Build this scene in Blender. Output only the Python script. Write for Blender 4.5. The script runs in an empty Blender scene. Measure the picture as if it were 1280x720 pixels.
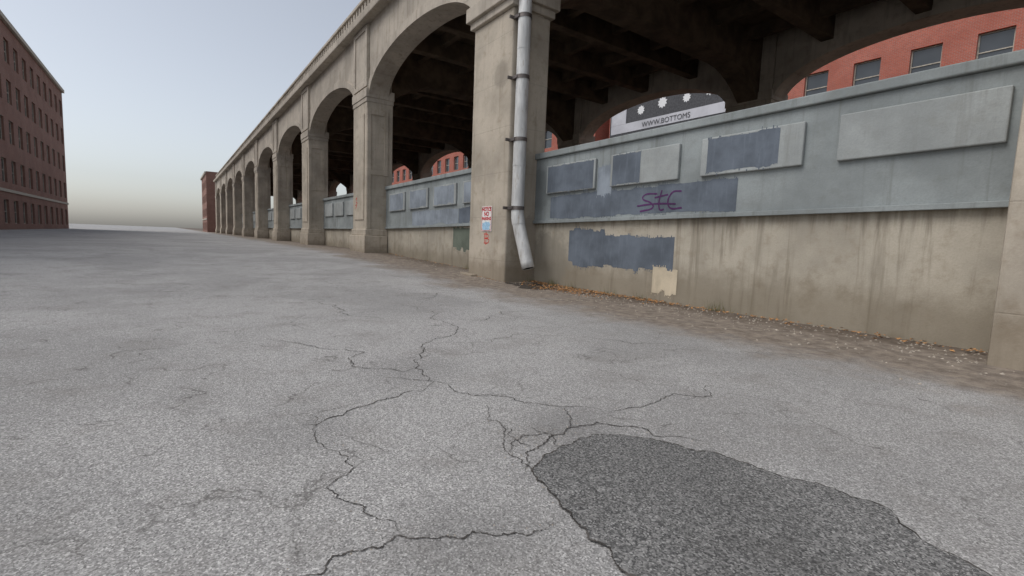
import bpy, bmesh, math, random
from mathutils import Vector, Matrix
random.seed(7)
sc = bpy.context.scene
col = sc.collection

# ------------------------------------------------------------------ helpers
def link(o, parent=None):
    col.objects.link(o)
    if parent is not None: o.parent = parent
    return o
def empty(name, loc=(0,0,0)):
    e = bpy.data.objects.new(name, None); e.empty_display_size = .3
    return link(e)
def mesh_obj(name, verts, faces, mats, parent=None, midx=None, bevel=0, smooth=False):
    me = bpy.data.meshes.new(name); me.from_pydata(verts, [], faces); me.update()
    if not isinstance(mats, (list, tuple)): mats = [mats]
    for m in mats: me.materials.append(m)
    if midx:
        for p, i in zip(me.polygons, midx): p.material_index = i
    bm = bmesh.new(); bm.from_mesh(me)
    if not midx: bmesh.ops.recalc_face_normals(bm, faces=bm.faces)
    bm.to_mesh(me); bm.free()
    if smooth:
        for p in me.polygons: p.use_smooth = True
    o = bpy.data.objects.new(name, me); link(o, parent)
    if bevel:
        b = o.modifiers.new('bev', 'BEVEL'); b.width = bevel; b.segments = 2; b.limit_method = 'ANGLE'
    return o
BF = [(0,1,3,2),(4,6,7,5),(0,4,5,1),(2,3,7,6),(0,2,6,4),(1,5,7,3)]
def prism(name, x0, x1, y0, y1, zb, zt, mat, parent=None, bevel=.012):
    """box whose bottom and top heights may be functions of x"""
    fb = zb if callable(zb) else (lambda x: zb)
    ft = zt if callable(zt) else (lambda x: zt)
    v = []
    for x in (x0, x1):
        for y in (y0, y1):
            v += [(x, y, fb(x)), (x, y, ft(x))]
    return mesh_obj(name, v, BF, mat, parent, bevel=bevel)
def ribbon(name, pts, w, to3d, mat, parent=None, wvar=.0, taper=False):
    v, f = [], []
    n = len(pts)
    for i, p in enumerate(pts):
        a = pts[max(i-1, 0)]; b = pts[min(i+1, n-1)]
        t = Vector((b[0]-a[0], b[1]-a[1]))
        if t.length < 1e-6: t = Vector((1, 0))
        t.normalize(); nn = Vector((-t.y, t.x))
        ww = w*(1+random.uniform(-wvar, wvar))*.5
        if taper: ww *= .25+.75*min(1, 5*min(i, n-1-i)/n)
        v.append(to3d(p[0]+nn.x*ww, p[1]+nn.y*ww)); v.append(to3d(p[0]-nn.x*ww, p[1]-nn.y*ww))
    for i in range(n-1): f.append((2*i, 2*i+1, 2*i+3, 2*i+2))
    return v, f
def fractal(pts, depth=4, amp=.16):
    for _ in range(depth):
        out = [pts[0]]
        for a, b in zip(pts, pts[1:]):
            d = math.hypot(b[0]-a[0], b[1]-a[1])
            m = ((a[0]+b[0])/2 - (b[1]-a[1])/max(d,1e-6)*random.gauss(0, amp)*d,
                 (a[1]+b[1])/2 + (b[0]-a[0])/max(d,1e-6)*random.gauss(0, amp)*d)
            out += [m, b]
        pts = out
    return pts

# ------------------------------------------------------------------ materials
class NT:
    def __init__(s, name):
        s.m = bpy.data.materials.new(name); s.m.use_nodes = True
        s.t = s.m.node_tree; s.b = s.t.nodes['Principled BSDF']
        s.geo = s.t.nodes.new('ShaderNodeNewGeometry')
        s.pos = s.geo.outputs['Position']
    def n(s, k): return s.t.nodes.new(k)
    def l(s, a, b): s.t.links.new(a, b)
    def mapv(s, sc=(1,1,1), src=None):
        m = s.n('ShaderNodeMapping'); m.inputs['Scale'].default_value = sc
        s.l(src or s.pos, m.inputs['Vector']); return m.outputs[0]
    def noise(s, scale, detail=4, rough=.55, vec=None, dist=0):
        n = s.n('ShaderNodeTexNoise'); n.inputs['Scale'].default_value = scale
        n.inputs['Detail'].default_value = detail; n.inputs['Roughness'].default_value = rough
        n.inputs['Distortion'].default_value = dist
        s.l(vec or s.pos, n.inputs['Vector']); return n.outputs['Fac']
    def voro(s, scale, feature='F1', out='Distance', vec=None):
        n = s.n('ShaderNodeTexVoronoi'); n.feature = feature; n.inputs['Scale'].default_value = scale
        s.l(vec or s.pos, n.inputs['Vector']); return n.outputs[out]
    def ramp(s, fac, a, b, ca=0, cb=1):
        n = s.n('ShaderNodeMapRange'); n.interpolation_type = 'SMOOTHSTEP'
        n.inputs['From Min'].default_value = a; n.inputs['From Max'].default_value = b
        n.inputs['To Min'].default_value = ca; n.inputs['To Max'].default_value = cb
        s.l(fac, n.inputs['Value']); return n.outputs[0]
    def math(s, op, a, b=None, c=None):
        n = s.n('ShaderNodeMath'); n.operation = op
        for i, x in enumerate((a, b, c)):
            if x is None: continue
            if isinstance(x, (int, float)): n.inputs[i].default_value = x
            else: s.l(x, n.inputs[i])
        return n.outputs[0]
    def mix(s, f, a, b, mode='MIX'):
        n = s.n('ShaderNodeMix'); n.data_type = 'RGBA'; n.blend_type = mode
        for i, x in ((0, f), (6, a), (7, b)):
            if isinstance(x, (int, float)): n.inputs[i].default_value = x
            elif isinstance(x, tuple): n.inputs[i].default_value = (*x, 1)
            else: s.l(x, n.inputs[i])
        return n.outputs[2]
    def blot(s, p, r, soft, warp):
        """soft irregular stain around a real spot on the surface"""
        d = s.n('ShaderNodeVectorMath'); d.operation = 'DISTANCE'
        s.l(s.pos, d.inputs[0]); d.inputs[1].default_value = p
        dd = s.math('ADD', d.outputs['Value'], s.math('MULTIPLY', s.math('SUBTRACT', warp, .5), r*1.2))
        return s.ramp(dd, r*(1-soft), r, 1, 0)
    def out(s, colr, rough=.85, bump=None, bs=.3, bd=.01):
        if isinstance(colr, tuple): s.b.inputs['Base Color'].default_value = (*colr, 1)
        else: s.l(colr, s.b.inputs['Base Color'])
        if isinstance(rough, (int, float)): s.b.inputs['Roughness'].default_value = rough
        else: s.l(rough, s.b.inputs['Roughness'])
        s.b.inputs['Specular IOR Level'].default_value = .25
        if bump is not None:
            b = s.n('ShaderNodeBump'); b.inputs['Strength'].default_value = bs; b.inputs['Distance'].default_value = bd
            s.l(bump, b.inputs['Height']); s.l(b.outputs[0], s.b.inputs['Normal'])
        return s.m

def concrete(name, base, dark=.55, streak=.5, line=1.22, stainc=(.5, .42, .33), basez=None, topz=None, blots=()):
    s = NT(name)
    big = s.noise(.7, 4, .6)
    med = s.noise(3.2, 5, .65)
    fine = s.noise(38, 3, .7)
    stv = s.mapv((3.2, 3.2, .2)); st = s.noise(1.7, 5, .65, stv, .4)
    light = tuple(min(1, c*1.18) for c in base)
    drk = tuple(c*dark*k for c, k in zip(base, (1, .95, .88)))
    c = s.mix(s.ramp(big, .32, .68), tuple(b*.8 for b in base), light)
    c = s.mix(s.math('MULTIPLY', s.ramp(st, .5, .72), streak), c, drk)
    c = s.mix(s.math('MULTIPLY', s.ramp(med, .5, .75), .4), c, tuple(b*k for b, k in zip(base, stainc)))
    c = s.mix(s.math('MULTIPLY', s.ramp(fine, .35, .7), .22), c, tuple(b*.6 for b in base))
    sep = s.n('ShaderNodeSeparateXYZ'); s.l(s.pos, sep.inputs[0])
    zz = s.math('ADD', sep.outputs[2], s.math('MULTIPLY', med, .02))
    fr = s.math('ABSOLUTE', s.math('SUBTRACT', s.math('FRACT', s.math('DIVIDE', zz, line)), .5))
    ln = s.ramp(fr, 0, .012, 1, 0)
    c = s.mix(s.math('MULTIPLY', ln, .28), c, tuple(b*.45 for b in base))
    if basez is not None:       # splash dirt near the ground
        g = s.ramp(s.math('ADD', sep.outputs[2], s.math('MULTIPLY', med, -.7)), basez-.35, basez+.35, 1, 0)
        c = s.mix(s.math('MULTIPLY', g, .6), c, tuple(b*k for b, k in zip(base, (.42, .38, .32))))
    if topz is not None:        # run-off staining below the ledge
        g = s.ramp(s.math('ADD', sep.outputs[2], s.math('MULTIPLY', st, 1.1)), topz+.35, topz+.75, 0, .6)
        c = s.mix(g, c, tuple(b*k for b, k in zip(base, (.38, .36, .33))))
    for p_, r_, k_ in blots:
        c = s.mix(s.math('MULTIPLY', s.blot(p_, r_, .35, med), k_), c, tuple(b*.5 for b in base))
    h = s.math('ADD', s.math('MULTIPLY', fine, .5), s.math('ADD', s.math('MULTIPLY', med, .8), s.math('MULTIPLY', ln, -.5)))
    return s.out(c, .88, h, .45, .012)

M_pillar = concrete('pillar_concrete', (.46, .405, .33), .6, .5, 1.22, basez=.25, blots=[((-11.45, 7.47, 5.7), .42, .5), ((-12.5, 7.47, 3.1), .35, .3), ((-10.94, 8.45, 1.2), .8, .5)])
M_arch   = concrete('arch_concrete', (.45, .40, .335), .5, .6, 2.4)
M_lower  = concrete('lower_wall_concrete', (.43, .39, .32), .5, .75, 50, basez=.35, topz=1.7, blots=[((-10.3, 8.5, .6), 1.0, .65)])
M_wall   = concrete('painted_wall_grey', (.275, .30, .30), .55, .6, 50, (.66, .62, .56), blots=[((-10.8, 8.43, 2.6), .7, .5)])
M_panel  = concrete('painted_panel', (.34, .36, .355), .6, .55, 50, (.7, .66, .6))

def paint(name, c0):
    s = NT(name)
    n1 = s.noise(1.6, 5, .6); n2 = s.noise(30, 3, .6); st = s.noise(5, 3, .6, s.mapv((3, 3, .35)))
    c = s.mix(s.ramp(n1, .3, .7), tuple(k*.78 for k in c0), tuple(k*1.22 for k in c0))
    c = s.mix(s.math('MULTIPLY', s.ramp(st, .5, .75), .35), c, tuple(min(1, k*1.6) for k in c0))
    c = s.mix(s.math('MULTIPLY', s.ramp(n2, .55, .8), .35), c, tuple(k*.65 for k in c0))
    return s.out(c, .8, n2, .3, .006)
M_blue = paint('blue_grey_paint', (.120, .140, .168))
M_blue2 = paint('pale_blue_grey_paint', (.235, .265, .30))
M_green = paint('dark_green_grey_paint', (.13, .15, .12))
M_cream = paint('cream_patch', (.50, .43, .32))
M_purple = paint('purple_graffiti', (.085, .03, .10))
M_red = paint('red_paint', (.55, .05, .04))

def flat(name, c, rough=.6, metal=0, var=.25, sc=8):
    s = NT(name); n = s.noise(sc, 4, .6)
    cc = s.mix(s.ramp(n, .3, .7), tuple(k*(1-var) for k in c), tuple(min(1, k*(1+var)) for k in c))
    s.b.inputs['Metallic'].default_value = metal
    return s.out(cc, rough, n, .1, .004)
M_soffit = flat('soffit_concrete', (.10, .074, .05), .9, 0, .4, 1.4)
s = NT('galvanised_pipe')
n1 = s.noise(2.2, 5, .6, s.mapv((3, 3, .6))); n2 = s.noise(26, 3)
c = s.mix(s.ramp(n1, .3, .72), (.46, .46, .45), (.70, .70, .68))
c = s.mix(s.math('MULTIPLY', s.ramp(s.noise(4, 6, .7, s.mapv((2, 2, .4))), .56, .70), .7), c, (.30, .25, .19))
s.b.inputs['Metallic'].default_value = .15
M_pipe = s.out(c, .5, n2, .1, .004)
M_strap = flat('steel_strap', (.17, .15, .14), .5, .6)
M_in = flat('pipe_interior', (.03, .03, .03), .9)
M_signw = flat('sign_white', (.78, .77, .74), .4, 0, .08, 12)
M_signb = flat('sticker_blue', (.35, .55, .72), .5, 0, .2, 30)
M_signr = flat('sign_red', (.50, .03, .04), .5, 0, .15)
M_trim = flat('stone_trim', (.42, .38, .32), .8)
M_black = flat('billboard_black', (.075, .075, .08), .6)
M_bill = flat('billboard_grey', (.50, .50, .53), .6, 0, .15, .5)
M_white = flat('billboard_white', (.75, .75, .75), .6, 0, .03)
s = NT('window_glass'); s.b.inputs['IOR'].default_value = 1.5
s.out(s.mix(s.noise(.7, 2), (.02, .025, .03), (.07, .08, .09)), .12); s.b.inputs['Specular IOR Level'].default_value = .5
M_glass = s.m

def brick(name, a, b):
    s = NT(name)
    sep = s.n('ShaderNodeSeparateXYZ'); s.l(s.pos, sep.inputs[0])
    cm = s.n('ShaderNodeCombineXYZ'); s.l(s.math('ADD', sep.outputs[0], sep.outputs[1]), cm.inputs[0]); s.l(sep.outputs[2], cm.inputs[1])
    t = s.n('ShaderNodeTexBrick'); s.l(cm.outputs[0], t.inputs['Vector'])
    t.inputs['Scale'].default_value = 1; t.inputs['Brick Width'].default_value = .22; t.inputs['Row Height'].default_value = .075
    t.inputs['Mortar Size'].default_value = .009
    t.inputs['Color1'].default_value = (*a, 1); t.inputs['Color2'].default_value = (*b, 1); t.inputs['Mortar'].default_value = (.32, .27, .23, 1)
    n = s.noise(.5, 4, .6)
    c = s.mix(s.ramp(n, .3, .75, 0, .45), t.outputs['Color'], tuple(k*.5 for k in a))
    return s.out(c, .85)
M_brick = brick('red_brick', (.50, .12, .075), (.38, .09, .06))
M_brick2 = brick('dark_brick', (.26, .11, .075), (.20, .085, .065))

# road ------------------------------------------------------------
def asphalt(name, lo, hi, dirt=True, gran=1.0):
    s = NT(name)
    v1 = s.n('ShaderNodeTexVoronoi'); v1.inputs['Scale'].default_value = 145/gran; s.l(s.pos, v1.inputs['Vector'])
    sp = s.n('ShaderNodeSeparateXYZ'); s.l(v1.outputs['Color'], sp.inputs[0])
    r = sp.outputs[0]
    fine = s.noise(250, 2, .7); mid = s.noise(85/gran, 2, .7)
    val = s.math('ADD', s.math('MULTIPLY', r, .55), s.math('ADD', s.math('MULTIPLY', fine, .45), s.math('MULTIPLY', mid, .3)))
    c = s.mix(s.ramp(val, .28, 1.0), lo, hi)
    c = s.mix(s.ramp(r, .88, .97, 0, .5), c, tuple(min(1, k*1.6) for k in hi))
    c = s.mix(s.ramp(sp.outputs[1], .9, .97, 0, .6), c, tuple(k*.4 for k in lo))
    big = s.noise(.30, 4, .6, None, .6); b2 = s.noise(1.9, 5, .65); b3 = s.noise(9, 4, .65)
    c = s.mix(s.ramp(big, .38, .62, .26, 0), c, tuple(k*.55 for k in lo))
    c = s.mix(s.ramp(b2, .46, .74, 0, .32), c, tuple(k*k2*.85 for k, k2 in zip(lo, (.95, .88, .80))))
    c = s.mix(s.ramp(b3, .55, .75, 0, .3), c, tuple(k*.6 for k in lo))
    h = s.math('ADD', s.math('MULTIPLY', r, .5), s.math('ADD', fine, s.math('MULTIPLY', mid, .6)))
    if dirt:
        sp1 = s.voro(1.35); c = s.mix(s.ramp(sp1, .015, .032, .6, 0), c, (.06, .055, .05))
        wv = s.n('ShaderNodeVectorMath'); wv.operation = 'ADD'
        nc = s.n('ShaderNodeTexNoise'); nc.inputs['Scale'].default_value = 2.6; nc.inputs['Detail'].default_value = 5
        s.l(s.pos, nc.inputs['Vector'])
        sc2 = s.n('ShaderNodeVectorMath'); sc2.operation = 'SCALE'; sc2.inputs['Scale'].default_value = .55
        s.l(nc.outputs['Color'], sc2.inputs[0]); s.l(s.pos, wv.inputs[0]); s.l(sc2.outputs[0], wv.inputs[1])
        e = s.voro(.95, 'DISTANCE_TO_EDGE', 'Distance', wv.outputs[0])
        msk = s.ramp(b2, .42, .58)
        cr = s.math('MULTIPLY', s.ramp(e, .002, .010, 1, 0), msk)
        c = s.mix(s.math('MULTIPLY', cr, .5), c, (.07, .065, .06))
        # worn, stained zones seen around the crack junctions
        for p_, r_, k_ in (((-1.55, .9, 0), .45, .35), ((-2.25, 2.1, 0), .5, .3), ((-4.0, 1.7, 0), .7, .22), ((-3.0, .6, 0), .5, .25), ((-7.5, 3.2, 0), 1.3, .2)):
            c = s.mix(s.math('MULTIPLY', s.blot(p_, r_, .8, b2), k_), c, tuple(k*.55 for k in lo))
        sep = s.n('ShaderNodeSeparateXYZ'); s.l(s.pos, sep.inputs[0])
        nd = s.noise(.8, 6, .68)
        yy = s.math('ADD', sep.outputs[1], s.math('MULTIPLY', s.math('SUBTRACT', nd, .5), 3.4))
        d = s.ramp(yy, 5.0, 6.6)
        dc = s.mix(s.ramp(s.noise(6, 5, .72), .32, .68), (.12, .092, .07), (.28, .23, .18))
        c = s.mix(s.math('MULTIPLY', d, .88), c, dc)
        d2 = s.ramp(yy, 7.4, 8.4); c = s.mix(s.math('MULTIPLY', d2, .6), c, (.075, .055, .04))
    return s.out(c, .9, h, .5, .005)
M_road = asphalt('weathered_asphalt', (.20, .195, .19), (.50, .49, .475))
M_patch = asphalt('asphalt_patch_mat', (.06, .06, .06), (.32, .315, .305), False, 1.15)
M_crack = flat('crack_dark', (.075, .068, .062), .95, 0, .6, 9)
M_soil = flat('damp_soil', (.055, .045, .036), .95, 0, .4, 14)

# ------------------------------------------------------------------ ground
def zg(x): return .36*min(1, max(0, (-9.5-x)/14))
xs = [-1500, -400, -120, -60, -40, -30] + [-23.5+i*1.0 for i in range(15)] + [-8, -6, -4, -2, 0, 3, 8, 20, 60, 300, 1500]
ys = [-1500, -300, -60, -20, -8, 0, 3, 6, 8.5, 12, 22, 40, 100, 400, 1500]
V = [(x, y, zg(x)) for x in xs for y in ys]
ny = len(ys)
F = [(i*ny+j, (i+1)*ny+j, (i+1)*ny+j+1, i*ny+j+1) for i in range(len(xs)-1) for j in range(ny-1)]
road = mesh_obj('road', V, F, M_road)

patch_pts = [(-1.87,1.50),(-1.98,1.66),(-2.02,1.82),(-2.06,2.02),(-2.0,2.2),(-1.88,2.34),(-1.67,2.46),(-1.3,2.6),(-.7,2.72),(0,2.6),(.35,2.2),(.1,1.75),(-.5,1.42),(-1.04,1.34),(-1.2,1.37),(-1.4,1.38),(-1.565,1.42)]
pp = fractal(patch_pts+[patch_pts[0]], 5, .12)[:-1]
patch = mesh_obj('asphalt_patch', [(x, y, .008) for x, y in pp], [list(range(len(pp)))], M_patch)

cracks = [
 ([(-3.1,.6),(-3.22,.974),(-3.306,1.232),(-3.45,1.65)], .008),
 ([(-3.45,1.65),(-4.0,1.79),(-4.89,2.26),(-6.26,3.1),(-8.2,3.7)], .009),
 ([(-3.9,1.4),(-3.43,1.82),(-2.986,2.0),(-2.566,2.29),(-2.306,2.518)], .006),
 ([(-2.306,2.518),(-2.26,2.9),(-2.335,3.32),(-2.0,4.1)], .006),
 ([(-1.66,.2),(-1.709,.549),(-1.722,.714),(-1.592,.973),(-1.457,1.332)], .0065),
 ([(-1.457,1.34),(-1.8,1.47),(-2.08,1.516),(-2.5,1.72),(-2.9,1.9)], .005),
 ([(-1.722,.714),(-2.1,.6),(-2.6,.72),(-3.3,.6)], .005),
 ([(-1.9,1.48),(-2.1,1.72),(-2.22,2.05),(-2.2,2.3),(-1.95,2.5),(-1.6,2.68)], .008),
 ([(-2.566,2.29),(-2.35,2.2),(-2.2,2.05)], .005),
 ([(-2.08,1.516),(-2.25,1.7),(-2.22,2.0)], .005),
 ([(-2.1,1.7),(-2.3,1.66),(-2.5,1.72)], .0045),
 ([(-2.02,1.82),(-2.2,1.9),(-2.38,1.84)], .0045),
 ([(-6.26,3.1),(-6.0,3.8),(-6.6,4.5),(-6.4,5.2)], .008),
 ([(-4.89,2.26),(-4.6,3.0),(-4.9,3.7),(-4.5,4.2)], .006),
 ([(-4.0,1.79),(-4.3,1.3),(-5.2,1.2),(-5.9,.7)], .007),
 ([(-9.5,1.6),(-8.0,2.1),(-7.4,2.0),(-6.26,3.1)], .009),
 ([(-8.2,3.7),(-9.3,4.6),(-9.1,5.4)], .010),
 ([(-4.5,4.2),(-3.8,4.5),(-3.3,5.2)], .007),
]
V, F = [], []
for i, (p, w) in enumerate(cracks):
    z = .003+.0002*i
    q = fractal(p, 6, .15)
    v, f = ribbon('c', q, w, lambda a, b: (a, b, z), None, wvar=.75, taper=True)
    o = len(V); V += v; F += [tuple(k+o for k in ff) for ff in f]
q = pp + [pp[0]]
v, f = ribbon('c', q, .008, lambda a, b: (a, b, .0095), None, wvar=.95)
o = len(V); V += v; F += [tuple(k+o for k in ff) for ff in f]
mesh_obj('road_crack', V, F, M_crack)

# ------------------------------------------------------------------ viaduct
SP = 11.7
XC = lambda k: -11.94+SP*k
Y0, YF = 7.47, 20.7           # near and far road faces of the pillars
SPR, CRN, TOPZ = 7.62, 9.12, 10.75
viaduct = empty('viaduct')

def arch_face(name, xl, xr, y0, y1, parent):
    N = 40; cx = (xl+xr)/2; a = (xr-xl)/2
    def curve(off):
        pts = []
        for i in range(N+1):
            t = math.pi*(1-i/N)
            c_, s_ = math.cos(t), math.sin(t)
            pts.append((cx+(a+off)*c_, SPR-.35+(CRN-SPR+.35+off)*(abs(s_)**.86)))
        return pts
    c0 = curve(0)
    v, f = [], []
    for x, z in c0: v += [(x, y0, z), (x, y0, TOPZ), (x, y1, z), (x, y1, TOPZ)]
    for i in range(N):
        b = 4*i; d = b+4
        f += [(b, d, d+1, b+1), (b+2, b+3, d+3, d+2), (b, b+2, d+2, d), (b+1, d+1, d+3, b+3)]
    mesh_obj(name, v, f, [M_arch], parent)
    c1 = [(x, z) for x, z in curve(.34)]
    v, f = [], []
    sgn = -.06
    for (x, z), (x1, z1) in zip(c0, c1):
        x1 = min(max(x1, xl), xr)
        v += [(x, y0+sgn, z+.004), (x1, y0+sgn, z1), (x, y0+.02, z+.004), (x1, y0+.02, z1)]
    for i in range(N):
        b = 4*i; d = b+4
        f += [(b, d, d+1, b+1), (b, b+2, d+2, d), (b+1, d+1, d+3, b+3)]
    mesh_obj(name+'_archivolt', v, f, M_arch, parent)

ks = list(range(-9, 3))
for k in ks:
    xc = XC(k)
    for row, y0 in (('near', Y0), ('far', YF)):
        p = empty('concrete_pillar')
        if row == 'near' and k in (0, 1):
            prism('shaft', xc-1, xc+1, y0, y0+1.25, -.2, 7.3, M_pillar, p, .04)
            co_ = 1.0
        else:
            prism('shaft', xc-1, xc+1, y0, y0+1.25, -.2, 7.3, M_pillar, p, .02)
            co_ = .3
            if row == 'near':
                prism('plinth', xc-1.14, xc+1.14, y0-.12, y0+1.0, -.2, 1.15, M_pillar, p, .03)
                prism('plinth_step', xc-1.07, xc+1.07, y0-.06, y0+1.02, 1.15, 1.45, M_pillar, p, .03)
                for (ya, yb_, za, zb_) in ((y0+.02, y0+.2, 1.46, 7.0), (y0+.84, y0+1.02, 4.0, 7.0), (y0+.2, y0+.84, 6.75, 7.0), (y0+.2, y0+.84, 4.0, 4.2)):
                    prism('panel_margin', xc+1.0, xc+1.045, ya, yb_, za, zb_, M_pillar, p, .008)
                prism('front_panel', xc-.7, xc+.7, y0-.035, y0, 1.9, 6.8, M_pillar, p, .01)
        prism('cap_lower', xc-1-.1*co_, xc+1+.1*co_, y0-.1*co_, y0+1.25+.08*co_, 7.3, 7.5, M_arch, p, .02)
        prism('cap_upper', xc-1-.2*co_, xc+1+.2*co_, y0-.2*co_, y0+1.25+.17*co_, 7.5, 7.9, M_arch, p, .02)
        prism('pilaster', xc-.98, xc+.98, y0+.03, y0+1.2, 7.9, TOPZ-.002, M_arch, p, .02)
        if row == 'near':
            for (a_, b_, c_, d_) in ((xc-.97, xc-.75, 8.0, 10.7), (xc+.75, xc+.97, 8.0, 10.7), (xc-.75, xc+.75, 8.0, 8.2), (xc-.75, xc+.75, 10.5, 10.7)):
                prism('pilaster_margin', a_, b_, y0-.02, y0+.029, c_, d_, M_arch, p, .008)
        if k < ks[-1]:
            arch_face('arch_spandrel', xc+1.0, XC(k+1)-1.0, y0+.12, y0+1.0, viaduct)
    yA, yB = Y0+1.26, YF-.01
    v, f = [], []
    n = 24
    for i in range(n+1):
        t = i/n; y = yA+(yB-yA)*t
        e = min(t, 1-t)*(yB-yA)
        zb = 8.75 - 1.2*max(0, 1-e/2.6)**2
        for x in (xc-.45, xc+.45): v += [(x, y, zb), (x, y, 10.2)]
    for i in range(n):
        b = 4*i; d = b+4
        f += [(b, d, d+1, b+1), (b+2, b+3, d+3, d+2), (b, b+2, d+2, d)]
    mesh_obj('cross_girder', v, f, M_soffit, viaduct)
    if k < ks[-1]:
        for j in (1, 2, 3):
            x = xc+SP*j/4
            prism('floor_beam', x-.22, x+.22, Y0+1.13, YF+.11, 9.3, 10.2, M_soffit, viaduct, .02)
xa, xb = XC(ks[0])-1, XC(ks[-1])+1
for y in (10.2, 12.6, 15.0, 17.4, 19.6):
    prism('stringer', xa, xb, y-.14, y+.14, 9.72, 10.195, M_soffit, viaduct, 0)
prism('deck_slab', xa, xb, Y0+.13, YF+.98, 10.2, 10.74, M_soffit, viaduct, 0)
for y0, y1 in ((Y0-.3, Y0+1.3), (YF-.1, YF+1.5)):
    prism('cornice', xa, xb, y0, y1, TOPZ+.002, TOPZ+.35, M_arch, viaduct, .03)
prism('roadway', xa, xb, Y0+1.31, YF-.11, TOPZ, TOPZ+.2, M_soffit, viaduct, 0)
for y in (Y0+.1, YF+1.0):
    prism('railing_base', xa, xb, y, y+.25, TOPZ+.352, TOPZ+.6, M_arch, viaduct, .02)
    prism('railing_top', xa, xb, y-.03, y+.28, TOPZ+1.25, TOPZ+1.4, M_arch, viaduct, .02)
    v, f = [], []
    x = xa+.2
    while x < xb-.3:
        b = len(v)
        for xx in (x, x+.18):
            for yy in (y+.04, y+.21): v += [(xx, yy, TOPZ+.59), (xx, yy, TOPZ+1.26)]
        f += [tuple(q+b for q in ff) for ff in BF]
        x += .42
    mesh_obj('railing_baluster', v, f, M_arch, viaduct)

# ------------------------------------------------------------------ parapet wall between pillars
cl = lambda x: min(0, max(-24, x))
zl = lambda x: 1.77+(cl(x)+6)*.0155
zt = lambda x: 3.66+(cl(x)+6)*.009
YW = 8.5
walls = {}
for k in range(-6, 2):
    xl, xr = XC(k)+1.002, XC(k+1)-1.002
    w = empty('parapet_wall'); walls[k] = w
    prism('lower_wall', xl, xr, YW, YW+.4, -.2, zl, M_lower, w, 0)
    prism('upper_wall', xl, xr, YW-.07, YW+.38, lambda x: zl(x)+.002, lambda x: zt(x)-.16, M_wall, w, .015)
    prism('drip_ledge', xl, xr, YW-.12, YW-.072, lambda x: zl(x)-.01, lambda x: zl(x)+.07, M_wall, w, .008)
    prism('coping', xl, xr, YW-.14, YW+.45, lambda x: zt(x)-.158, lambda x: zt(x), M_wall, w, .02)
    for j in range(4):
        p0 = xl+.56+j*2.35; p1 = p0+1.85
        prism('frame_panel', p0, p1, YW-.14, YW-.069, lambda x: zl(x)+.78, lambda x: zt(x)-.40, M_panel, w, .018)

def roller_patch(name, x0, x1, fb, ft, y, mat, parent, step=.16, jag=.08):
    """a hand-rolled paint patch: uneven roller strokes with dry, ragged ends"""
    v, f = [], []
    x = x0; tb = []
    while x < x1-.02:
        w = random.uniform(step*.5, step*1.5); xe = min(x1, x+w)
        b = fb(x)+random.uniform(-jag, jag); t = ft(x)+random.uniform(-jag, jag)*.6
        nq = 7
        for q in range(nq):
            tb.append((x+(xe-x)*(q+.3)/nq, b+random.gauss(0, .006), t+random.gauss(0, .005)))
        x = xe
    for a, b, c in tb: v += [(a, y, b), (a, y, c)]
    for i in range(len(tb)-1): f.append((2*i, 2*i+2, 2*i+3, 2*i+1))
    for a, b, c in tb:
        if random.random() < .3:
            for zz in (b-random.uniform(.0, .05), c+random.uniform(.0, .03)):
                o = len(v); ww = random.uniform(.004, .012); hh = random.uniform(.008, .03)
                v += [(a-ww, y-.0006, zz-hh), (a+ww, y-.0006, zz-hh), (a+ww, y-.0006, zz+hh), (a-ww, y-.0006, zz+hh)]
                f.append((o, o+1, o+2, o+3))
    return mesh_obj(name, v, f, mat, parent)
W0 = walls[0]; W1 = walls[-1]
roller_patch('paint_patch', -9.5, -6.22, lambda x: .66+.04*math.sin(x*3), lambda x: 1.53 if x < -8.3 else 1.38, YW-.003, M_blue, W0, .22, .07)
roller_patch('paint_patch', -10.25, -4.9, lambda x: zl(x)+.12, lambda x: zl(x)+.70, YW-.0735, M_blue, W0, .35, .03)
roller_patch('paint_patch', -8.5, -8.02, lambda x: zl(x)+.62, lambda x: zl(x)+1.3, YW-.0745, M_blue2, W0, .2, .04)
roller_patch('paint_patch', -10.34, -8.55, lambda x: zl(x)+.81, lambda x: zt(x)-.43, YW-.1425, M_blue, W0, .4, .010)
roller_patch('paint_patch', -7.97, -7.1, lambda x: zl(x)+.82, lambda x: zt(x)-.43, YW-.1425, M_blue, W0, .3, .015)
roller_patch('paint_patch', -5.55, -4.2, lambda x: zl(x)+.84, lambda x: zt(x)-.43, YW-.1425, M_blue, W0, .3, .02)
roller_patch('paint_patch', -6.75, -6.1, lambda x: .2, lambda x: .72, YW-.0045, M_cream, W0, .2, .08)
roller_patch('paint_patch', -15.9, -13.0, lambda x: .75-.1*(x+15), lambda x: zl(x)-.03, YW-.003, M_green, W1, .2, .1)
roller_patch('paint_patch', -15.4, -13.0, lambda x: zl(x)+.12, lambda x: zl(x)+.65, YW-.0735, M_blue, W1, .3, .05)
roller_patch('paint_patch', -19.5, -15.4, lambda x: zl(x)+.12, lambda x: zl(x)+.65, YW-.0735, M_blue2, W1, .3, .06)
for j in range(4):
    p0 = XC(-1)+1+.6+j*2.35
    roller_patch('paint_patch', p0+.05, p0+1.7, lambda x: zl(x)+.84, lambda x: zt(x)-.45, YW-.1425, M_blue2, W1, .3, .03)

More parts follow.
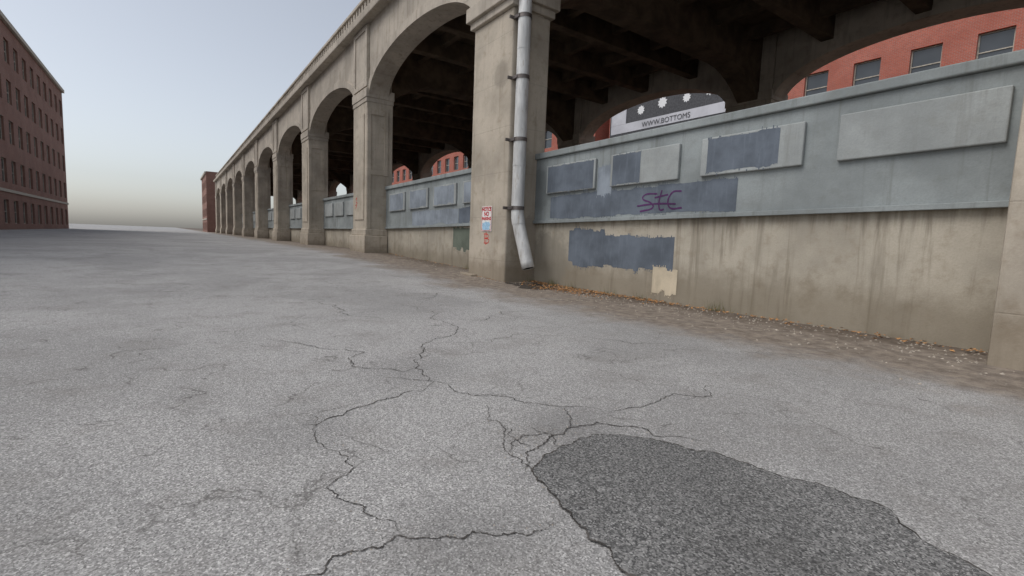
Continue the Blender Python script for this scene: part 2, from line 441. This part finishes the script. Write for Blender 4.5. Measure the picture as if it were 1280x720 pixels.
def strokes(name, lst, w, y, mat, parent):
    V, F = [], []
    for i, p in enumerate(lst):
        for _ in range(2):
            o2 = [p[0]]
            for a, b in zip(p, p[1:]):
                o2 += [(a[0]*.75+b[0]*.25, a[1]*.75+b[1]*.25), (a[0]*.25+b[0]*.75, a[1]*.25+b[1]*.75)]
            o2.append(p[-1]); p = o2
        v, f = ribbon('s', p, w, lambda a, b: (a, y-.0004*i, b), None, wvar=.15)
        o = len(V); V += v; F += [tuple(k+o for k in ff) for ff in f]
    return mesh_obj(name, V, F, mat, parent)
gx, gz = -7.12, 1.93
strokes('graffiti_tag', [
  [(gx+.42, gz+.36),(gx+.1, gz+.38),(gx, gz+.26),(gx+.3, gz+.18),(gx+.36, gz+.05),(gx-.02, gz+.0)],
  [(gx+.36, gz+.28),(gx+.56, gz+.31),(gx+.7, gz+.33)],
  [(gx+.54, gz+.43),(gx+.47, gz+.2),(gx+.50, gz+.0),(gx+.62, gz+.03)],
  [(gx+1.02, gz+.38),(gx+.8, gz+.40),(gx+.68, gz+.2),(gx+.76, gz+.02),(gx+1.05, gz+.05)],
  [(gx-.1, gz+.12),(gx+.4, gz+.16),(gx+.9, gz+.13)],
], .034, YW-.078, M_purple, W0)

# ------------------------------------------------------------------ downspout
dp = empty('drainpipe')
px, py, R = -10.71, 7.67, .172
path = [Vector((px, py, 9.2)), Vector((px, py, 7)), Vector((px, py, 4)), Vector((px, py, 1.98)), Vector((px+.015, py, 1.84)),
        Vector((px+.07, py+.01, 1.62)), Vector((px+.22, py+.05, 1.15)), Vector((px+.40, py+.09, .62)), Vector((px+.46, py+.10, .45))]
def tube(name, path, R, mat, parent, seg=28, mat_in=None):
    v, f = [], []
    for i, p in enumerate(path):
        t = (path[min(i+1, len(path)-1)]-path[max(i-1, 0)]).normalized()
        ax = Vector((0, 1, 0)); b = t.cross(ax)
        if b.length < 1e-3: b = t.cross(Vector((1, 0, 0)))
        b.normalize(); n = b.cross(t).normalized()
        for j in range(seg):
            a = 2*math.pi*j/seg; v.append(tuple(p+b*R*math.cos(a)+n*R*math.sin(a)))
    for i in range(len(path)-1):
        for j in range(seg):
            k = (j+1) % seg; f.append((i*seg+j, i*seg+k, (i+1)*seg+k, (i+1)*seg+j))
    o = mesh_obj(name, v, f, mat, parent, smooth=True)
    return o
o = tube('pipe', path, R, M_pipe, dp)
so = o.modifiers.new('sol', 'SOLIDIFY'); so.thickness = .012; so.offset = -1
tube('pipe_inside', path[-3:-1]+[path[-1]-Vector((.006, 0, -.02))], R-.014, M_in, dp)
for z in (2.06, 3.87, 5.47, 7.0):
    tube('collar', [Vector((px, py, z-.05)), Vector((px, py, z-.045)), Vector((px, py, z+.045)), Vector((px, py, z+.05))], R+.014, M_strap, dp)
    prism('strap_ear', px-.236, px-.19, py-.33, py+.33, z-.04, z+.04, M_strap, dp, .005)
    prism('strap_arm', px-.2, px+.02, py-R-.035, py-R-.012, z-.04, z+.04, M_strap, dp, .003)
    prism('strap_arm', px-.2, px+.02, py+R+.012, py+R+.035, z-.04, z+.04, M_strap, dp, .003)
for z in (3.2, 6.2):
    tube('joint', [Vector((px, py, z-.02)), Vector((px, py, z+.02))], R+.006, M_pipe, dp)
tube('elbow_joint', [path[4]+Vector((0,0,.01)), path[5]], R+.008, M_pipe, dp)

# ------------------------------------------------------------------ sign
sg = empty('no_parking_sign')
sx0, sx1, sz0, sz1, sy = -12.2, -11.66, 1.42, 2.14, Y0-.02
prism('plate', sx0, sx1, sy, sy+.012, sz0, sz1, M_signw, sg, .004)
def text(t, size, x, z, y, mat, parent, name, bold=.006):
    cu = bpy.data.curves.new(name, 'FONT'); cu.body = t; cu.size = size; cu.align_x = 'CENTER'; cu.offset = bold
    o = bpy.data.objects.new(name, cu); o.location = (x, y, z); o.rotation_euler = (math.pi/2, 0, 0)
    cu.materials.append(mat); link(o, parent); return o
cxs = (sx0+sx1)/2
text('NOTICE', .13, cxs, 2.01, sy-.003, M_signr, sg, 'sign_text')
text('NO', .17, cxs, 1.865, sy-.003, M_signr, sg, 'sign_text')
text('PARKING', .115, cxs, 1.75, sy-.003, M_signr, sg, 'sign_text')
for (a, b, c, d) in ((sx0+.02, sx1-.02, sz1-.028, sz1-.016), (sx0+.02, sx1-.02, sz0+.016, sz0+.028)):
    prism('sign_border', a, b, sy-.003, sy-.0005, c, d, M_signr, sg, 0)
for (a, b) in ((sx0+.018, sx0+.03), (sx1-.03, sx1-.018)):
    prism('sign_border', a, b, sy-.0035, sy-.0005, sz0+.03, sz1-.03, M_signr, sg, 0)
stk = [(cxs-.2,1.5),(cxs-.21,1.66),(cxs-.05,1.7),(cxs+.15,1.69),(cxs+.24,1.62),(cxs+.17,1.56),(cxs+.2,1.48),(cxs+.02,1.46)]
mesh_obj('sticker', [(x, sy-.005, z) for x, z in fractal(stk+[stk[0]], 2, .1)[:-1]], [list(range(32))], M_signb, sg)
for x in (sx0+.06, sx1-.06):
    for z in (sz0+.06, sz1-.06):
        tube('bolt', [Vector((x, sy-.012, z)), Vector((x+.0001, sy, z+.0002))], .01, M_strap, sg, 10)
g = empty('graffiti_mark')
bx, bz = cxs-.1, 1.08
strokes('stroke', [[(bx, bz),(bx, bz+.27)], [(bx-.03, bz+.27),(bx+.2, bz+.26),(bx+.2, bz+.15),(bx, bz+.14)],
        [(bx, bz+.14),(bx+.26, bz+.12),(bx+.22, bz),(bx-.03, bz)], [(bx+.08, bz+.32),(bx+.08, bz-.05)]], .028, Y0-.002, M_red, g)
strokes('stroke', [[(-24.1,2.9),(-23.9,3.0),(-24.1,2.75),(-23.85,2.7)], [(-24.15,2.6),(-23.9,2.65),(-24.1,2.45)]], .05, Y0-.038, M_red, g)

# ------------------------------------------------------------------ litter, soil and broken kerb at the wall foot
def blob_sheet(name, cx, cy, rx, ry, z, mat, seed=0):
    random.seed(seed); pts = []
    for i in range(12):
        a = 2*math.pi*i/12; r = random.uniform(.65, 1.2)
        pts.append((cx+rx*r*math.cos(a), min(8.49, cy+ry*r*math.sin(a))))
    pts = [(x, min(y, 8.49)) for x, y in fractal(pts+[pts[0]], 5, .16)[:-1]]
    return mesh_obj(name, [(x, y, zg(x)+z) for x, y in pts], [list(range(len(pts)))], mat)
blob_sheet('soil', -10.0, 7.72, .95, .5, .006, M_soil, 3)
random.seed(11)
M_leaf = flat('dry_leaves', (.36, .19, .08), .8, 0, .6, 40)
M_stone = flat('gravel_stones', (.34, .30, .25), .9, 0, .4, 20)
V, F = [], []
def leaf(x, y):
    s_ = random.uniform(.015, .045); a = random.uniform(0, 6.28); z = zg(x)+random.uniform(.008, .04)
    b = len(V)
    for dx, dy in ((-1, 0), (-.2, .5), (1, 0), (-.2, -.5)):
        V.append((x+s_*(dx*math.cos(a)-dy*math.sin(a)), y+s_*(dx*math.sin(a)+dy*math.cos(a)), z+random.uniform(-.006, .02)))
    F.append((b, b+1, b+2)); F.append((b, b+2, b+3))
for _ in range(700):
    leaf(random.uniform(-10.8, -6.3), 8.46-abs(random.gauss(0, .2)))
for _ in range(380):
    leaf(random.gauss(-8.9, .7), min(8.45, random.gauss(7.8, .22)))
for _ in range(250):
    leaf(random.uniform(-6.3, 0), 8.46-abs(random.gauss(0, .2)))
for _ in range(120):
    leaf(random.uniform(-22, -13), 8.46-abs(random.gauss(0, .2)))
for _ in range(40):
    leaf(random.uniform(-13.2, -10.5), 7.42-abs(random.gauss(0, .1)))
mesh_obj('leaf_litter', V, F, M_leaf)
V, F = [], []
def stone(x, y, r):
    b = len(V); z = zg(x)
    ra = [r*random.uniform(.7, 1.3) for _ in range(6)]
    V.extend([(x-ra[0], y, z), (x, y-ra[1], z), (x+ra[2], y, z), (x, y+ra[3], z), (x+r*.2, y, z+ra[4]*.9)])
    F.extend([(b, b+1, b+4), (b+1, b+2, b+4), (b+2, b+3, b+4), (b+3, b, b+4)])
for _ in range(1300):
    x = random.uniform(-13, 0) if random.random() < .8 else random.uniform(-23, -13)
    y = 8.45-abs(random.gauss(0, 1.0))
    if -13.0 < x < -10.9 and y > 7.4: y = 7.4-abs(random.gauss(0, .15))
    stone(x, y, random.uniform(.006, .022))
for (p, w) in cracks:                      # loose chips along the cracks
    for q in fractal(p, 3, .12):
        if random.random() < .6: stone(q[0]+random.gauss(0, .04), q[1]+random.gauss(0, .04), random.uniform(.002, .006))
mesh_obj('gravel', V, F, M_stone)
V, F = [], []
M_weed = flat('dry_weeds', (.16, .15, .07), .8, 0, .5, 30)
for cxw, cyw, nb in ((-10.0, 8.40, 60), (-9.3, 8.43, 22), (-7.9, 8.43, 18), (-10.85, 8.3, 20), (-6.9, 8.42, 16), (-5.1, 8.42, 30), (-14.6, 8.4, 25), (-18, 8.4, 20)):
    for _ in range(nb):
        x = random.gauss(cxw, .12); y = min(8.47, random.gauss(cyw, .05)); h = random.uniform(.06, .26)
        dx, dy = random.uniform(-.08, .08), random.uniform(-.1, .02); b = len(V); z = zg(x)
        V += [(x-.005, y, z), (x+.005, y, z), (x+dx, y+dy, z+h)]; F.append((b, b+1, b+2))
mesh_obj('weeds', V, F, M_weed)
kb = prism('kerb', -13.05, -12.35, Y0-.24, Y0-.01, -.05, lambda x: zg(x)+.06, M_pillar, None, .03)

# ------------------------------------------------------------------ buildings
def building(name, x0, x1, yf, depth, H, nx, nz, face, mbrick, ww=.5, wh=.58):
    """brick block with recessed windows on the street face; face=-1 looks to -y, +1 to +y"""
    root = empty(name)
    V, F, MI = [], [], []
    def quad(p, m): 
        b = len(V); V.extend(p); F.append((b, b+1, b+2, b+3)); MI.append(m)
    cw, ch = (x1-x0)/nx, (H-1.2)/nz
    yi = yf - face*.25
    for i in range(nx):
        for j in range(nz):
            X0 = x0+i*cw; X1 = X0+cw; Z0 = j*ch; Z1 = Z0+ch
            a0 = X0+cw*(1-ww)/2; a1 = X1-cw*(1-ww)/2; b0 = Z0+ch*.24; b1 = b0+ch*wh
            for q in (((X0,Z0),(X1,Z0),(X1,b0),(X0,b0)), ((X0,b1),(X1,b1),(X1,Z1),(X0,Z1)), ((X0,b0),(a0,b0),(a0,b1),(X0,b1)), ((a1,b0),(X1,b0),(X1,b1),(a1,b1))):
                quad([(x, yf, z) for x, z in q], 0)
            quad([(a0,yf,b0),(a1,yf,b0),(a1,yi,b0),(a0,yi,b0)], 2); quad([(a0,yf,b1),(a1,yf,b1),(a1,yi,b1),(a0,yi,b1)], 0)
            quad([(a0,yf,b0),(a0,yf,b1),(a0,yi,b1),(a0,yi,b0)], 0); quad([(a1,yf,b0),(a1,yf,b1),(a1,yi,b1),(a1,yi,b0)], 0)
            quad([(a0,yi,b0),(a1,yi,b0),(a1,yi,b1),(a0,yi,b1)], 1)
    quad([(x0,yf,H-1.2),(x1,yf,H-1.2),(x1,yf,H),(x0,yf,H)], 0)
    yb = yf - face*depth
    quad([(x0,yf,0),(x0,yb,0),(x0,yb,H),(x0,yf,H)], 0); quad([(x1,yf,0),(x1,yb,0),(x1,yb,H),(x1,yf,H)], 0)
    quad([(x0,yb,0),(x1,yb,0),(x1,yb,H),(x0,yb,H)], 0); quad([(x0,yf,H-.3),(x1,yf,H-.3),(x1,yb,H-.3),(x0,yb,H-.3)], 2)
    mesh_obj('walls', V, F, [mbrick, M_glass, M_trim], root, MI)
    lo, hi = sorted((yf+face*.3, yf+face*.003))
    prism('cornice', x0, x1, lo, hi, H-.5, H-.05, M_trim, root, .02)
    lo, hi = sorted((yf+face*.12, yf+face*.003))
    prism('string_course', x0, x1, lo, hi, ch+.02, ch+.3, M_trim, root, .02)
    V, F = [], []
    for i in range(nx):
        for j in range(nz):
            a0 = x0+i*cw+cw*(1-ww)/2; a1 = a0+cw*ww; b0 = j*ch+ch*.24; b1 = b0+ch*wh
            ys_ = sorted((yi+face*.06, yi+face*.005))
            bars = [(a0, a0+.07, b0, b1), (a1-.07, a1, b0, b1), (a0+.07, a1-.07, b1-.07, b1), (a0+.07, a1-.07, b0, b0+.07), (a0+.07, a1-.07, (b0+b1)/2-.03, (b0+b1)/2+.03)]
            for (xa_, xb_, za, zb) in bars:
                b = len(V)
                for xx in (xa_, xb_):
                    for yy in ys_: V += [(xx, yy, za), (xx, yy, zb)]
                F += [tuple(q+b for q in ff) for ff in BF]
    mesh_obj('window_frames', V, F, M_trim, root)
building('brick_building', -36, -6, 37, 14, 19, 10, 5, -1, M_brick)
building('brick_building', -62, -37, 36, 14, 16, 8, 4, -1, M_brick)
building('brick_building', -100, -63, 38, 14, 20, 12, 5, -1, M_brick)
building('brick_building', -3, 30, 37, 14, 15, 10, 4, -1, M_brick2)
building('brick_warehouse', -52, -16, -12, 16, 17, 10, 4, 1, M_brick2)
building('brick_warehouse', -100, -54, -13, 16, 21, 13, 5, 1, M_brick2)
building('brick_warehouse', -150, -130, 6.5, 12, 14, 6, 4, -1, M_brick2)

# billboard behind the viaduct
bb = empty('billboard')
prism('board', -33.6, -21, 34.6, 34.9, 11.3, 16.2, M_black, bb, .02)
prism('printed_sheet', -33.4, -21.2, 34.57, 34.597, 11.5, 12.3, M_bill, bb, 0)
prism('printed_sheet', -33.4, -31.6, 34.56, 34.597, 12.302, 16.0, M_bill, bb, 0)
text('WWW.BOTTOMS', .62, -27.2, 11.66, 34.54, M_black, bb, 'board_text', .0)
for cx_, cz_, r_ in ((-29.9, 13.2, .42), (-27.6, 13.4, .5), (-25.2, 13.3, .4), (-23.1, 13.5, .5)):
    v = [(cx_, 34.58, cz_)]; 
    for i in range(20):
        a = 2*math.pi*i/20; rr = r_*(1 if i % 2 else .72); v.append((cx_+rr*math.cos(a), 34.58, cz_+rr*math.sin(a)))
    mesh_obj('printed_emblem', v, [(0, i+1, (i+1) % 20+1) for i in range(20)], M_white, bb)
prism('frame_top', -33.8, -20.8, 34.5, 35.0, 16.202, 16.4, M_strap, bb, .02)
for x in (-33, -29, -25, -22):
    prism('post', x-.12, x+.12, 35.0, 35.24, 0, 16.1, M_strap, bb, .01)

# ------------------------------------------------------------------ camera
a = Vector((-.816, .578, 0)).normalized(); r = Vector((a.y, -a.x, 0)); Zv = Vector((0, 0, 1))
p = math.atan(.1); phi = math.atan(.038)
fwd = a*math.cos(p)-Zv*math.sin(p); U = a*math.sin(p)+Zv*math.cos(p)
rr = r*math.cos(phi)+U*math.sin(phi); uu = U*math.cos(phi)-r*math.sin(phi)
m = Matrix((rr, uu, -fwd)).transposed().to_4x4(); m.translation = Vector((0, 0, 1.2))
cam = bpy.data.cameras.new('camera'); cam.lens = 36*600/1280; cam.sensor_width = 36; cam.clip_end = 4000; cam.clip_start = .05
co = bpy.data.objects.new('camera', cam); link(co); co.matrix_world = m; sc.camera = co

# ------------------------------------------------------------------ light
EL, AZ = 55, 195
w = bpy.data.worlds.new('World'); sc.world = w; w.use_nodes = True
nt = w.node_tree; bg = nt.nodes['Background']
sky = nt.nodes.new('ShaderNodeTexSky'); sky.sky_type = 'NISHITA'; sky.sun_disc = False
sky.sun_elevation = math.radians(EL); sky.sun_rotation = math.radians(AZ)
sky.dust_density = 2; sky.air_density = 1.0; sky.ozone_density = 1.0
hs = nt.nodes.new('ShaderNodeHueSaturation'); hs.inputs['Saturation'].default_value = .42; hs.inputs['Value'].default_value = 1.05
nt.links.new(sky.outputs[0], hs.inputs['Color']); nt.links.new(hs.outputs[0], bg.inputs[0]); bg.inputs[1].default_value = .15
sl = bpy.data.lights.new('sun', 'SUN'); sl.energy = 1.5; sl.angle = math.radians(40); sl.color = (1, .97, .93)
so = bpy.data.objects.new('sun', sl); link(so)
d = Vector((math.sin(math.radians(AZ))*math.cos(math.radians(EL)), math.cos(math.radians(AZ))*math.cos(math.radians(EL)), math.sin(math.radians(EL))))
so.rotation_euler = d.to_track_quat('Z', 'Y').to_euler()
sc.view_settings.view_transform = 'Standard'; sc.view_settings.look = 'None'; sc.view_settings.exposure = 0
